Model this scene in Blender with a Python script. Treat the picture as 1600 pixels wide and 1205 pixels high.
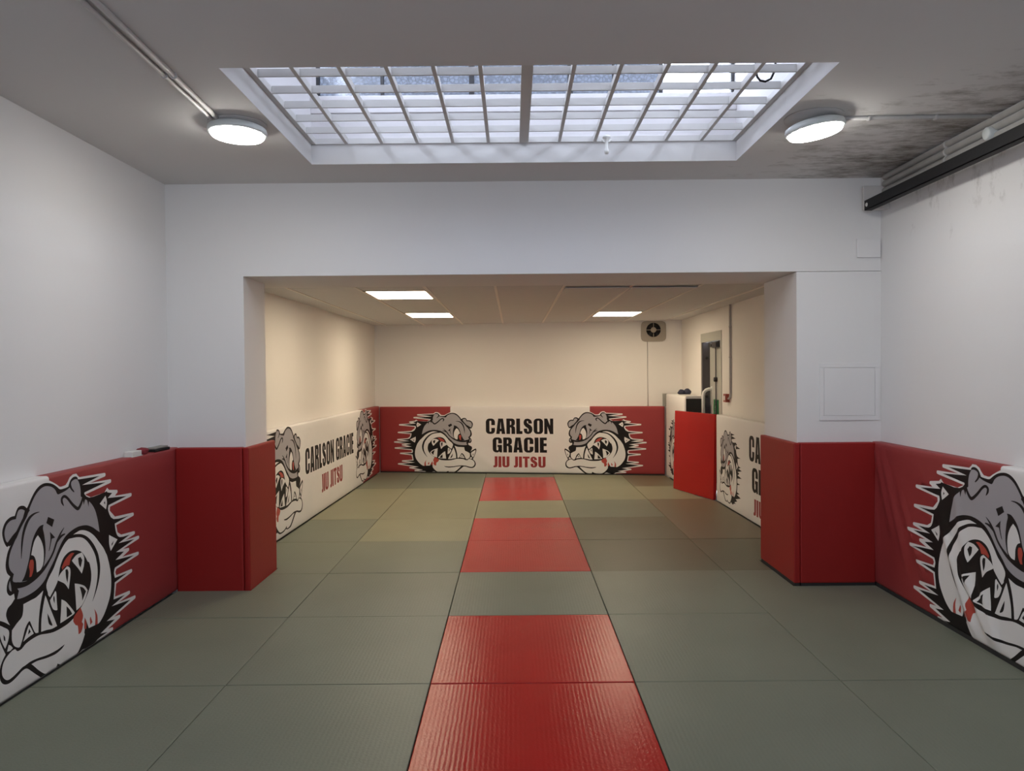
import bpy, bmesh, math, random
import numpy as np
from mathutils import Vector, Matrix
from mathutils.geometry import delaunay_2d_cdt

for o in list(bpy.data.objects):
    bpy.data.objects.remove(o, do_unlink=True)
scene = bpy.context.scene
COL = scene.collection
PI = math.pi

# ------------------------------------------------------------------ camera
FPX, PITCH, ROLL, YAW, CAM_H = 1151.7, 0.0170, 0.0089, -0.0015, 1.504
fwd = Vector((math.sin(YAW) * math.cos(PITCH), math.cos(YAW) * math.cos(PITCH), -math.sin(PITCH)))
rgt0 = Vector((math.cos(YAW), -math.sin(YAW), 0))
up0 = rgt0.cross(fwd)
rgt = math.cos(ROLL) * rgt0 - math.sin(ROLL) * up0
upv = math.cos(ROLL) * up0 + math.sin(ROLL) * rgt0
cd = bpy.data.cameras.new('camera')
cd.sensor_fit = 'HORIZONTAL'; cd.sensor_width = 36.0; cd.lens = FPX / 1600 * 36.0
cd.clip_start = 0.05; cd.clip_end = 200
cam = bpy.data.objects.new('camera', cd); COL.objects.link(cam)
cam.matrix_world = Matrix(((rgt.x, upv.x, -fwd.x, 0), (rgt.y, upv.y, -fwd.y, 0), (rgt.z, upv.z, -fwd.z, CAM_H), (0, 0, 0, 1)))
scene.camera = cam

# ------------------------------------------------------------------ light and exposure
EXPOSURE = 0.0
SKY = 18.0            # overcast sky seen through the roof lantern
LAMP = 50.0          # two round lamps of the front room
PANEL = 22.5         # three panels of the back room
scene.view_settings.view_transform = 'Standard'
scene.view_settings.look = 'None'
scene.view_settings.gamma = 1.0
scene.view_settings.exposure = EXPOSURE
scene.view_settings.use_curve_mapping = False
scene.cycles.use_denoising = True
scene.cycles.max_bounces = 10
scene.cycles.diffuse_bounces = 8
scene.cycles.sample_clamp_indirect = 6.0
world = bpy.data.worlds.new('overcast_sky'); scene.world = world
world.use_nodes = True
wn = world.node_tree.nodes
wn['Background'].inputs[0].default_value = (0.80, 0.85, 1.0, 1)
wn['Background'].inputs[1].default_value = SKY
# portal over the roof lantern so that the sky is sampled well
pd = bpy.data.lights.new('sky_portal', 'AREA'); pd.shape = 'RECTANGLE'; pd.size = 2.70; pd.size_y = 1.47
pd.cycles.is_portal = True
po = bpy.data.objects.new('sky_portal', pd); COL.objects.link(po); po.location = (0.082, 3.995, 4.06)
pd2 = bpy.data.lights.new('window_portal', 'AREA'); pd2.shape = 'RECTANGLE'; pd2.size = 1.8; pd2.size_y = 0.85; pd2.cycles.is_portal = True
po2 = bpy.data.objects.new('window_portal', pd2); COL.objects.link(po2); po2.location = (0.05, -1.40, 1.875); po2.rotation_euler = (PI / 2, 0, 0)
for sx in (-1, 1):
    pg = bpy.data.lights.new('gable_portal', 'AREA'); pg.shape = 'RECTANGLE'; pg.size = 0.5; pg.size_y = 1.4; pg.cycles.is_portal = True
    og = bpy.data.objects.new('gable_portal', pg); COL.objects.link(og); og.location = (0.082 + sx * 1.43, 3.995, 3.80); og.rotation_euler = (0, sx * PI / 2, 0)

# ------------------------------------------------------------------ materials
def nodes_of(name):
    m = bpy.data.materials.new(name); m.use_nodes = True
    nt = m.node_tree
    return m, nt, nt.nodes, nt.links, nt.nodes['Principled BSDF']

def mat(name, col, rough=0.6, vary=0.04, vscale=6.0, bump=0.0, bscale=60.0, metal=0.0, spec=0.5):
    m, nt, N, L, b = nodes_of(name)
    b.inputs['Roughness'].default_value = rough
    b.inputs['Metallic'].default_value = metal
    b.inputs['Specular IOR Level'].default_value = spec
    tc = N.new('ShaderNodeTexCoord')
    nz = N.new('ShaderNodeTexNoise'); nz.inputs['Scale'].default_value = vscale; nz.inputs['Detail'].default_value = 4
    L.new(tc.outputs['Object'], nz.inputs['Vector'])
    mx = N.new('ShaderNodeMix'); mx.data_type = 'RGBA'
    mx.inputs[6].default_value = tuple(max(0, c * (1 - vary)) for c in col) + (1,)
    mx.inputs[7].default_value = tuple(min(1, c * (1 + vary)) for c in col) + (1,)
    L.new(nz.outputs[0], mx.inputs[0]); L.new(mx.outputs[2], b.inputs['Base Color'])
    if bump:
        n2 = N.new('ShaderNodeTexNoise'); n2.inputs['Scale'].default_value = bscale; n2.inputs['Detail'].default_value = 3
        L.new(tc.outputs['Object'], n2.inputs['Vector'])
        bp = N.new('ShaderNodeBump'); bp.inputs['Strength'].default_value = bump; bp.inputs['Distance'].default_value = 0.01
        L.new(n2.outputs[0], bp.inputs['Height']); L.new(bp.outputs[0], b.inputs['Normal'])
    return m

def emit_mat(name, col, s):
    m, nt, N, L, b = nodes_of(name)
    b.inputs['Base Color'].default_value = (0.8, 0.8, 0.8, 1)
    b.inputs['Emission Color'].default_value = tuple(col) + (1,)
    b.inputs['Emission Strength'].default_value = s
    return m

def stain_mat(name, base, dark, axis_lo, axis_hi, ylo, yhi, thr, stretch, rough=0.75, axis='X'):
    """painted surface with mould blotches gathered towards one side"""
    m, nt, N, L, b = nodes_of(name)
    b.inputs['Roughness'].default_value = rough
    tc = N.new('ShaderNodeTexCoord'); sp = N.new('ShaderNodeSeparateXYZ'); L.new(tc.outputs['Object'], sp.inputs[0])
    mp = N.new('ShaderNodeMapping'); mp.inputs['Scale'].default_value = stretch; L.new(tc.outputs['Object'], mp.inputs[0])
    n1 = N.new('ShaderNodeTexNoise'); n1.inputs['Scale'].default_value = 3.0; n1.inputs['Detail'].default_value = 8; n1.inputs['Roughness'].default_value = 0.68
    L.new(mp.outputs[0], n1.inputs['Vector'])
    g = N.new('ShaderNodeMapRange'); g.inputs[1].default_value = axis_lo; g.inputs[2].default_value = axis_hi; L.new(sp.outputs[axis], g.inputs[0])
    g2 = N.new('ShaderNodeMapRange'); g2.inputs[1].default_value = ylo; g2.inputs[2].default_value = yhi; L.new(sp.outputs['Y' if axis == 'X' else 'Y'], g2.inputs[0])
    mu = N.new('ShaderNodeMath'); mu.operation = 'MULTIPLY'; L.new(g.outputs[0], mu.inputs[0]); L.new(g2.outputs[0], mu.inputs[1])
    ad = N.new('ShaderNodeMath'); ad.operation = 'MULTIPLY_ADD'; ad.inputs[1].default_value = 0.34; L.new(mu.outputs[0], ad.inputs[0]); L.new(n1.outputs[0], ad.inputs[2])
    r = N.new('ShaderNodeMapRange'); r.inputs[1].default_value = thr; r.inputs[2].default_value = thr + 0.3; L.new(ad.outputs[0], r.inputs[0])
    mm = N.new('ShaderNodeMath'); mm.operation = 'MULTIPLY'; L.new(r.outputs[0], mm.inputs[0])
    g3 = N.new('ShaderNodeMapRange'); g3.inputs[1].default_value = 0.0; g3.inputs[2].default_value = 0.12; L.new(mu.outputs[0], g3.inputs[0]); L.new(g3.outputs[0], mm.inputs[1])
    mx = N.new('ShaderNodeMix'); mx.data_type = 'RGBA'; mx.inputs[6].default_value = tuple(base) + (1,); mx.inputs[7].default_value = tuple(dark) + (1,)
    L.new(mm.outputs[0], mx.inputs[0]); L.new(mx.outputs[2], b.inputs['Base Color'])
    bp = N.new('ShaderNodeBump'); bp.inputs['Strength'].default_value = 0.15; bp.inputs['Distance'].default_value = 0.01
    L.new(n1.outputs[0], bp.inputs['Height']); L.new(bp.outputs[0], b.inputs['Normal'])
    return m

def mat_mat(name, col, rough, spec=0.5):
    """mat surface with the fine woven tatami grain"""
    m, nt, N, L, b = nodes_of(name)
    b.inputs['Roughness'].default_value = rough
    b.inputs['Specular IOR Level'].default_value = spec
    tc = N.new('ShaderNodeTexCoord')
    w1 = N.new('ShaderNodeTexWave'); w1.inputs['Scale'].default_value = 16; w1.inputs['Distortion'].default_value = 0.6; w1.bands_direction = 'X'
    w2 = N.new('ShaderNodeTexNoise'); w2.inputs['Scale'].default_value = 110; w2.inputs['Detail'].default_value = 3
    L.new(tc.outputs['Object'], w1.inputs['Vector']); L.new(tc.outputs['Object'], w2.inputs['Vector'])
    ad = N.new('ShaderNodeMath'); ad.operation = 'MULTIPLY_ADD'; ad.inputs[1].default_value = 0.30; L.new(w1.outputs[1], ad.inputs[0]); L.new(w2.outputs[0], ad.inputs[2])
    bp = N.new('ShaderNodeBump'); bp.inputs['Strength'].default_value = 0.22; bp.inputs['Distance'].default_value = 0.004
    L.new(ad.outputs[0], bp.inputs['Height']); L.new(bp.outputs[0], b.inputs['Normal'])
    n3 = N.new('ShaderNodeTexNoise'); n3.inputs['Scale'].default_value = 2.2; n3.inputs['Detail'].default_value = 5
    L.new(tc.outputs['Object'], n3.inputs['Vector'])
    mx = N.new('ShaderNodeMix'); mx.data_type = 'RGBA'
    mx.inputs[6].default_value = tuple(c * 0.9 for c in col) + (1,); mx.inputs[7].default_value = tuple(min(1, c * 1.1) for c in col) + (1,)
    L.new(n3.outputs[0], mx.inputs[0]); L.new(mx.outputs[2], b.inputs['Base Color'])
    return m

def glass_mat(name, tint, mixf, wired):
    """thin pane: see-through part plus a little gloss; obscured panes carry the cast wire pattern"""
    m, nt, N, L, b = nodes_of(name)
    out = N['Material Output']
    tr = N.new('ShaderNodeBsdfTransparent'); gl = N.new('ShaderNodeBsdfGlossy'); gl.inputs[1].default_value = 0.1
    ms = N.new('ShaderNodeMixShader'); ms.inputs[0].default_value = 0.06
    if wired:
        tc = N.new('ShaderNodeTexCoord')
        vo = N.new('ShaderNodeTexVoronoi'); vo.feature = 'DISTANCE_TO_EDGE'; vo.inputs['Scale'].default_value = 42
        L.new(tc.outputs['Object'], vo.inputs['Vector'])
        r = N.new('ShaderNodeMapRange'); r.inputs[1].default_value = 0.03; r.inputs[2].default_value = 0.14; L.new(vo.outputs['Distance'], r.inputs[0])
        mx = N.new('ShaderNodeMix'); mx.data_type = 'RGBA'
        mx.inputs[6].default_value = tuple(c * 0.55 for c in tint) + (1,); mx.inputs[7].default_value = tuple(tint) + (1,)
        L.new(r.outputs[0], mx.inputs[0]); L.new(mx.outputs[2], tr.inputs[0])
        tl = N.new('ShaderNodeBsdfTranslucent'); tl.inputs[0].default_value = (0.7, 0.75, 0.8, 1)
        m2 = N.new('ShaderNodeMixShader'); m2.inputs[0].default_value = mixf
        L.new(tr.outputs[0], m2.inputs[1]); L.new(tl.outputs[0], m2.inputs[2]); L.new(m2.outputs[0], ms.inputs[1])
    else:
        tr.inputs[0].default_value = tuple(tint) + (1,)
        L.new(tr.outputs[0], ms.inputs[1])
    L.new(gl.outputs[0], ms.inputs[2]); L.new(ms.outputs[0], out.inputs[0])
    return m

M = dict(
    wall=stain_mat('white_wall_paint', (0.76, 0.755, 0.745), (0.30, 0.27, 0.24), 9.0, 10.0, 90, 91, 0.9, (1, 1, 1)),
    wallR=stain_mat('white_wall_paint_marked', (0.76, 0.755, 0.745), (0.22, 0.2, 0.17), 1.7, 2.9, 1.0, 4.2, 0.79, (2.0, 2.2, 1.2), axis='Z'),
    ceil=stain_mat('ceiling_paint', (0.64, 0.63, 0.615), (0.16, 0.14, 0.115), 1.30, 2.55, 2.2, 4.2, 0.66, (1.5, 3.2, 1)),
    shaft=mat('lantern_paint', (0.66, 0.645, 0.65), 0.7, 0.06, 3.0, 0.1, 30),
    cream=mat('cream_wall_paint', (0.79, 0.765, 0.72), 0.7, 0.02, 2.0, 0.06, 80),
    tile=mat('ceiling_tile', (0.65, 0.66, 0.665), 0.9, 0.03, 8.0, 0.2, 160),
    tee=mat('ceiling_tee', (0.80, 0.77, 0.72), 0.5),
    slab=mat('subfloor', (0.16, 0.16, 0.15), 0.9),
    green=mat_mat('mat_green', (0.172, 0.187, 0.140), 0.42, 0.25),
    green2=mat_mat('mat_green_light', (0.245, 0.245, 0.165), 0.42, 0.25),
    green3=mat_mat('mat_green_dull', (0.130, 0.125, 0.085), 0.42, 0.25),
    brown=mat_mat('mat_olive_brown', (0.15, 0.125, 0.08), 0.45),
    redmat=mat_mat('mat_red', (0.40, 0.014, 0.013), 0.22, 0.17),
    vred=mat('vinyl_red', (0.29, 0.017, 0.015), 0.45, 0.05, 3, 0.05, 40, spec=0.22),
    pred=mat('print_red', (0.30, 0.040, 0.040), 0.5, 0.05, 4, spec=0.3),
    pwhite=mat('print_white', (0.76, 0.745, 0.725), 0.5, 0.03, 4, spec=0.3),
    pblack=mat('print_black', (0.012, 0.010, 0.010), 0.55, 0.1, 4, spec=0.2),
    pgrey=mat('print_grey', (0.37, 0.355, 0.37), 0.5, 0.03, 4, spec=0.3),
    ptong=mat('print_tongue', (0.45, 0.06, 0.04), 0.5, 0.05, 4),
    foam=mat('dark_foam', (0.03, 0.03, 0.028), 0.9, 0.1, 30),
    greypad=mat('grey_vinyl', (0.28, 0.27, 0.24), 0.6),
    grille=mat('white_bar_paint', (0.56, 0.55, 0.53), 0.5, 0.05, 12),
    frame=mat('dark_window_bar', (0.03, 0.03, 0.032), 0.6),
    wired=glass_mat('wired_glass', (0.150, 0.162, 0.182), 0.03, True),
    clear=glass_mat('clear_glass', (0.9, 0.92, 0.94), 0, False),
    roofg=glass_mat('roof_glass', (0.36, 0.36, 0.36), 0.05, True),
    lampb=mat('lamp_white_plastic', (0.72, 0.76, 0.74), 0.4),
    lampe=emit_mat('lamp_diffuser', (1.0, 0.97, 0.92), LAMP),
    panele=emit_mat('panel_diffuser', (1.0, 0.82, 0.59), PANEL),
    steel=mat('dark_steel', (0.012, 0.012, 0.013), 0.6, 0.2, 10, 0.05, 40, spec=0.25),
    pipe=mat('painted_pipe', (0.52, 0.51, 0.49), 0.5, 0.15, 14, 0.1, 40),
    conduit=mat('white_conduit', (0.58, 0.565, 0.55), 0.5, 0.05, 10),
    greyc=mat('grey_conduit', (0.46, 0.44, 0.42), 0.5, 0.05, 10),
    doorg=mat('grey_door_paint', (0.42, 0.42, 0.37), 0.5, 0.05, 3),
    doord=mat('grey_door_edge', (0.09, 0.08, 0.085), 0.6, 0.05, 3),
    black=mat('black_metal', (0.015, 0.013, 0.012), 0.4),
    white=mat('white_plastic', (0.74, 0.74, 0.70), 0.35),
    greens=mat('sign_green', (0.01, 0.12, 0.035), 0.4),
    redp=mat('red_plastic', (0.32, 0.05, 0.025), 0.4),
    fan=mat('fan_plate', (0.34, 0.30, 0.24), 0.5),
    navy=mat('navy_fabric', (0.02, 0.022, 0.045), 0.85, 0.2, 40, 0.3, 120),
    maroon=mat('dark_red_fabric', (0.22, 0.02, 0.03), 0.8),
    panelw=mat('panel_white', (0.77, 0.765, 0.76), 0.55),
    shadowgap=mat('joint_dark', (0.25, 0.24, 0.23), 0.9),
)

# ------------------------------------------------------------------ mesh helpers
class MB:
    def __init__(self): self.v = []; self.f = []; self.mi = []; self.sm = []; self.mats = []
    def m(self, k):
        if k not in self.mats: self.mats.append(k)
        return self.mats.index(k)
    def add(self, vs, fs, k, smooth=False):
        o = len(self.v); self.v += [tuple(x) for x in vs]; i = self.m(k)
        for f in fs: self.f.append([o + a for a in f]); self.mi.append(i); self.sm.append(smooth)
    def box(self, a, b, k, bevel=0.0, rot=None, piv=None):
        bm = bmesh.new(); bmesh.ops.create_cube(bm, size=1)
        c = [(a[i] + b[i]) / 2 for i in range(3)]; s = [abs(b[i] - a[i]) for i in range(3)]
        for v in bm.verts: v.co = Vector([v.co[i] * s[i] + c[i] for i in range(3)])
        if bevel: bmesh.ops.bevel(bm, geom=bm.edges[:], offset=bevel, segments=2, profile=0.6, affect='EDGES')
        if rot is not None:
            p = Vector(piv or c)
            for v in bm.verts: v.co = rot @ (v.co - p) + p
        self.bm(bm, k)
    def bm(self, bm, k, smooth=False):
        bm.verts.index_update()
        self.add([v.co[:] for v in bm.verts], [[v.index for v in f.verts] for f in bm.faces], k, smooth); bm.free()
    def tube(self, pts, r, k, n=12, cap=True):
        pts = [Vector(p) for p in pts]; rings = []; vs = []
        rr = r if isinstance(r, (list, tuple)) else [r] * len(pts)
        prev = None
        for i, p in enumerate(pts):
            t = (pts[min(i + 1, len(pts) - 1)] - pts[max(i - 1, 0)]).normalized()
            if prev is None:
                a = Vector((0, 0, 1)) if abs(t.z) < 0.9 else Vector((1, 0, 0))
                u = t.cross(a).normalized()
            else: u = (prev - t * prev.dot(t)).normalized()
            prev = u; w = t.cross(u)
            for j in range(n):
                an = 2 * PI * j / n; vs.append(p + (u * math.cos(an) + w * math.sin(an)) * rr[i])
        fs = []
        for i in range(len(pts) - 1):
            for j in range(n):
                fs.append([i * n + j, i * n + (j + 1) % n, (i + 1) * n + (j + 1) % n, (i + 1) * n + j])
        self.add(vs, fs, k, True)
        if cap:
            o = len(self.v) - len(vs)
            for ring in (list(range(n))[::-1], [(len(pts) - 1) * n + j for j in range(n)]):
                self.f.append([o + a for a in ring]); self.mi.append(self.m(k)); self.sm.append(False)
    def lathe(self, prof, k, c=(0, 0, 0), n=40, rot=None, smooth=True):
        vs = []; fs = []
        for (r, z) in prof:
            for j in range(n):
                a = 2 * PI * j / n; p = Vector((r * math.cos(a), r * math.sin(a), z))
                if rot is not None: p = rot @ p
                vs.append(p + Vector(c))
        for i in range(len(prof) - 1):
            for j in range(n): fs.append([i * n + j, i * n + (j + 1) % n, (i + 1) * n + (j + 1) % n, (i + 1) * n + j])
        self.add(vs, fs, k, smooth)
    def prism(self, poly, z0, z1, k, bevel=0.0):
        bm = bmesh.new(); vs = [bm.verts.new((x, y, z0)) for x, y in poly]; f = bm.faces.new(vs)
        r = bmesh.ops.extrude_face_region(bm, geom=[f])
        for e in r['geom']:
            if isinstance(e, bmesh.types.BMVert): e.co.z = z1
        bmesh.ops.recalc_face_normals(bm, faces=bm.faces[:])
        if bevel:
            es = [e for e in bm.edges if all(abs(v.co.z - z1) < 1e-6 for v in e.verts)]
            bmesh.ops.bevel(bm, geom=es, offset=bevel, segments=2, profile=0.6, affect='EDGES')
        self.bm(bm, k)
    def build(self, name, parent=None, loc=None, recalc=True):
        me = bpy.data.meshes.new(name)
        me.from_pydata([tuple(p) for p in self.v], [], self.f)
        for k in self.mats: me.materials.append(M[k])
        me.polygons.foreach_set('material_index', self.mi); me.polygons.foreach_set('use_smooth', self.sm)
        me.update()
        if recalc:
            bm = bmesh.new(); bm.from_mesh(me); bmesh.ops.recalc_face_normals(bm, faces=bm.faces[:]); bm.to_mesh(me); bm.free()
        o = bpy.data.objects.new(name, me); COL.objects.link(o)
        if loc is not None:       # origin at the thing's base; vertices were given in world space
            me.transform(Matrix.Translation(-Vector(loc))); o.location = loc
        if parent is not None:
            o.parent = parent
            if loc is None: me.transform(Matrix.Translation(-parent.location))
        return o

def tag(o, label=None, cat=None, group=None, kind=None):
    if label: o['label'] = label
    if cat: o['category'] = cat
    if group: o['group'] = group
    if kind: o['kind'] = kind
    return o

def empty(name, loc, label, cat, group=None):
    o = bpy.data.objects.new(name, None); COL.objects.link(o); o.location = loc; o.empty_display_size = 0.1
    bpy.context.view_layer.update()
    return tag(o, label, cat, group)

def structure(name, mb, label=None, cat=None):
    o = mb.build(name); o['kind'] = 'structure'
    if label: o['label'] = label
    if cat: o['category'] = cat
    return o

# ------------------------------------------------------------------ the setting
XL, XR = -2.436, 2.591          # side walls of the front room
YF = 5.197                      # front face of the piers and beam
YB = -1.3                       # wall behind the camera
ZC, ZL, ZF = 2.85, 2.20, 2.25   # ceiling, beam soffit, back-room ceiling
SX0, SX1, SY0, SY1 = -1.276, 1.440, 3.249, 4.741   # rooflight opening
BA, BB = Vector((-2.25, 11.385)), Vector((2.6, 10.68))   # back wall line
ROOM_BACK = 11.6

mb = MB(); mb.box((-2.7, YB - .2, -0.25), (2.9, 11.9, -0.04), 'slab'); structure('floor', mb, 'dark subfloor under the mats', 'floor')
mb = MB(); mb.box((XL - .2, YB, -0.04), (XL, YF + .02, ZC), 'wall'); structure('wall_left', mb, 'white painted left wall of the front room', 'wall')
mb = MB(); mb.box((XR, YB, -0.04), (XR + .2, YF + .02, ZC), 'wallR'); structure('wall_right', mb, 'white painted right wall of the front room with a few dark marks', 'wall')
WX0, WX1, WZ0, WZ1 = -0.85, 0.95, 1.45, 2.30      # unseen window added behind the camera as daylight fill for beam and piers
mb = MB(); mb.box((XL - .2, YB - .2, -0.04), (WX0, YB, ZC), 'wall'); mb.box((WX1, YB - .2, -0.04), (XR + .2, YB, ZC), 'wall'); mb.box((WX0, YB - .2, -0.04), (WX1, YB, WZ0), 'wall'); mb.box((WX0, YB - .2, WZ1), (WX1, YB, ZC), 'wall')
structure('wall_back', mb, 'white wall behind the camera', 'wall')
mb = MB()
for x in (WX0 + .03, 0.05, WX1 - .03): mb.box((x - .03, YB - .12, WZ0), (x + .03, YB - .06, WZ1), 'grille')
mb.box((WX0, YB - .12, WZ0), (WX1, YB - .06, WZ0 + .06), 'grille'); mb.box((WX0, YB - .12, WZ1 - .06), (WX1, YB - .06, WZ1), 'grille')
w3 = structure('window_3', mb, 'added window behind the camera for daylight fill', 'window')
pm = MB(); pm.box((WX0 + .03, YB - .095, WZ0 + .03), (WX1 - .03, YB - .089, WZ1 - .03), 'clear'); pm.build('pane', w3)
mb = MB()
mb.box((XL - .2, YF, -0.04), (-1.892, 5.64, ZL), 'wall')
mb.box((1.997, YF - .005, -0.04), (XR + .2, 5.86, ZL - .004), 'wall')
mb.box((XL - .2, YF, ZL), (XR + .2, 5.90, ZC + .1), 'wall')
structure('wall_front', mb, 'white piers and beam framing the opening to the back room', 'wall')
mb = MB()
z1 = ZC + .12
mb.box((XL - .2, YB - .2, ZC), (SX0, YF, z1), 'ceil'); mb.box((SX1, YB - .2, ZC), (XR + .2, YF, z1), 'ceil')
mb.box((SX0, YB - .2, ZC), (SX1, SY0, z1), 'ceil'); mb.box((SX0, SY1, ZC), (SX1, YF, z1), 'ceil')
structure('ceiling', mb, 'white ceiling with a rooflight opening and mould near the right wall', 'ceiling')

# roof lantern over the opening
ZS = 3.275; ZT = 4.10; ZG = 3.55      # sill of the far window, eaves, sill of the two added glazed ends
mb = MB()
mb.box((SX0 - .12, SY0 - .12, ZC + .12), (SX0, SY1 + .12, ZG), 'shaft')
mb.box((SX1, SY0 - .12, ZC + .12), (SX1 + .12, SY1 + .12, ZG), 'shaft')
mb.box((SX0, SY0 - .12, ZC + .12), (SX1, SY0, ZT), 'shaft')
mb.box((SX0, SY1, ZC + .12), (SX1, SY1 + .12, ZS), 'shaft')
mb.box((SX0, SY1 - .018, 3.17), (SX1, SY1, 3.20), 'shaft', 0.004)
mb.box((SX0, SY1 - .03, ZS - .03), (SX1, SY1, ZS), 'shaft', 0.004)
structure('wall_skylight', mb, 'white upstand walls of the roof lantern', 'wall')
mb = MB()
mul = [SX0 + .012, -0.79, -0.245, 0.385, 0.975, SX1 - .012]
mul = [-1.24, -0.825, -0.25, 0.385, 0.97, 1.425]
for i, x in enumerate(mul):
    w = .010 if i not in (2, 3) else .016
    mb.box((x - w, SY1 + .02, ZS), (x + w, SY1 + .06, ZT), 'frame', .002)
mb.box((SX0, SY1 + .02, ZT - .05), (SX1, SY1 + .06, ZT), 'frame'); mb.box((0.655, SY1 + .03, ZS), (0.668, SY1 + .05, ZT), 'frame')
mb.box((SX0 - .02, SY1 + .02, ZS), (-1.248, SY1 + .06, ZT), 'shaft')
mb.box((SX0, SY1 + .01, ZS - .001), (SX1, SY1 + .07, ZS + .012), 'shaft')
w1 = structure('window_1', mb, 'row of wired glass panes with dark bars above the rooflight', 'window')
for i in range(5):
    pm = MB(); pm.box((mul[i] + .008, SY1 + .037, ZS + .01), (mul[i + 1] - .008, SY1 + .043, ZT - .04), 'clear' if i == 4 else 'wired')
    p = pm.build('pane', w1); p['label'] = 'clear pane' if i == 4 else 'wired glass pane'
mb = MB()
for x in (SX0 - .1, -0.6, 0.08, 0.76, SX1 + .1): mb.box((x - .02, SY0 - .12, ZT), (x + .02, SY1 + .12, ZT + .05), 'grille')
mb.box((SX0 - .12, SY0 - .12, ZT), (SX1 + .12, SY0 - .06, ZT + .05), 'grille'); mb.box((SX0 - .12, SY1 + .06, ZT), (SX1 + .12, SY1 + .12, ZT + .05), 'grille')
w2 = structure('window_2', mb, 'glazed roof of the lantern', 'window')
pm = MB(); pm.box((SX0 - .1, SY0 - .1, ZT + .02), (SX1 + .1, SY1 + .1, ZT + .03), 'roofg'); pm.build('pane', w2)

for n_, x in ((4, SX0 - .06), (5, SX1 + .06)):  # unseen glazed ends, added to let more daylight in from the sides
    mb = MB(); mb.box((x - .03, SY0 - .12, ZG), (x + .03, SY1 + .12, ZG + .04), 'grille')
    for y in (SY0 - .09, (SY0 + SY1) / 2, SY1 + .09): mb.box((x - .03, y - .03, ZG + .04), (x + .03, y + .03, ZT), 'grille')
    w4 = structure('window_%d' % n_, mb, 'added glazed end of the lantern for side light', 'window')
    pm = MB(); pm.box((x - .004, SY0 - .06, ZG + .04), (x + .004, SY1 + .06, ZT - .005), 'clear'); pm.build('pane', w4)

# back room shell
bd = (BB - BA).normalized(); bn = Vector((-bd.y, bd.x))
mb = MB()
q = [BA - bd * .3, BB + bd * .3, BB + bd * .3 + bn * .2, BA - bd * .3 + bn * .2]
mb.prism([(p.x, p.y) for p in q], -0.04, 2.5, 'cream'); structure('wall_far', mb, 'cream end wall of the back room', 'wall')
mb = MB(); mb.prism([(-2.235, 5.64), (-2.125, 11.6), (-2.5, 11.6), (-2.7, 5.64)], -0.04, 2.5, 'cream'); structure('wall_left_far', mb, 'cream left wall of the back room', 'wall')
DY0, DY1, DZ = 8.66, 9.58, 1.975
mb = MB(); XW = 2.45
mb.box((XW, 5.86, -.04), (XW + .3, DY0, 2.5), 'cream'); mb.box((XW, DY1, -.04), (XW + .3, 11.2, 2.5), 'cream'); mb.box((XW, DY0, DZ), (XW + .3, DY1, 2.5), 'cream')
structure('wall_right_far', mb, 'cream right wall of the back room with a doorway', 'wall')
mb = MB(); mb.prism([(-2.6, 5.90), (2.75, 5.90), (2.75, 10.75), (2.6, 10.78), (-2.5, 11.52)], ZF, ZF + .12, 'tile')
mb.box((-2.6, 5.88, ZL + .01), (2.75, 5.90, ZF + .12), 'cream')
structure('ceiling_far', mb, 'grey tiled suspended ceiling of the back room', 'ceiling')
for i, x in enumerate((-1.93, -1.345, -0.755, -0.145, 0.445, 1.035, 1.625, 2.215)):
    ye = 11.40 - 0.146 * (x + 2.25) - .02
    mb = MB(); mb.box((x - .012, 5.92, ZF - .006), (x + .012, ye, ZF + .004), 'tee'); structure('trim_%d' % (i + 1), mb, 'white ceiling grid bar', 'ceiling bar')
# edge trim where the end wall meets the tiles
mb = MB(); e0 = BA + bd * .1 - bn * .0; e1 = BB - bd * .1
mb.prism([(p.x, p.y) for p in (BA + bd * .12 - bn * .018, BB - bd * .12 - bn * .018, BB - bd * .12 + bn * .002, BA + bd * .12 + bn * .002)], ZF - .008, ZF + .002, 'tee'); structure('trim_9', mb, 'white edge trim along the end wall', 'ceiling trim')

# ------------------------------------------------------------------ printed pads: letters
def arc(cx, cy, rx, ry, a0, a1, n=7):
    return [(cx + rx * math.cos(math.radians(a0 + (a1 - a0) * i / n)), cy + ry * math.sin(math.radians(a0 + (a1 - a0) * i / n))) for i in range(n + 1)]

def Cpoly(w, lo, hi, extra=None):
    R = .23; r = .055; s = .24
    p = [(w, hi)] + arc(w - R, 1 - R, R, R, 0, 90) + arc(R, 1 - R, R, R, 90, 180) + arc(R, R, R, R, 180, 270)
    p += arc(w - R, R, R, R, 270, 360) + [(w, lo)] + (extra or [(w - s, lo)])
    p += arc(w - s - r, .14 + r, r, r, 0, -90, 3) + arc(s + r, .14 + r, r, r, 270, 180, 3) + arc(s + r, .86 - r, r, r, 180, 90, 3) + arc(w - s - r, .86 - r, r, r, 90, 0, 3) + [(w - s, hi)]
    return p
Sp = [(975,278),(974,250),(960,215),(925,190),(892,183),(850,192),(826,225),(820,265),(830,305),(862,342),(898,366),(914,388),(914,420),(903,436),(891,424),(887,375),(824,375),(825,412),(836,450),(865,472),(905,478),(945,468),(975,435),(985,392),(978,345),(945,308),(908,284),(885,262),(881,240),(892,226),(904,236),(908,278)]
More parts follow.
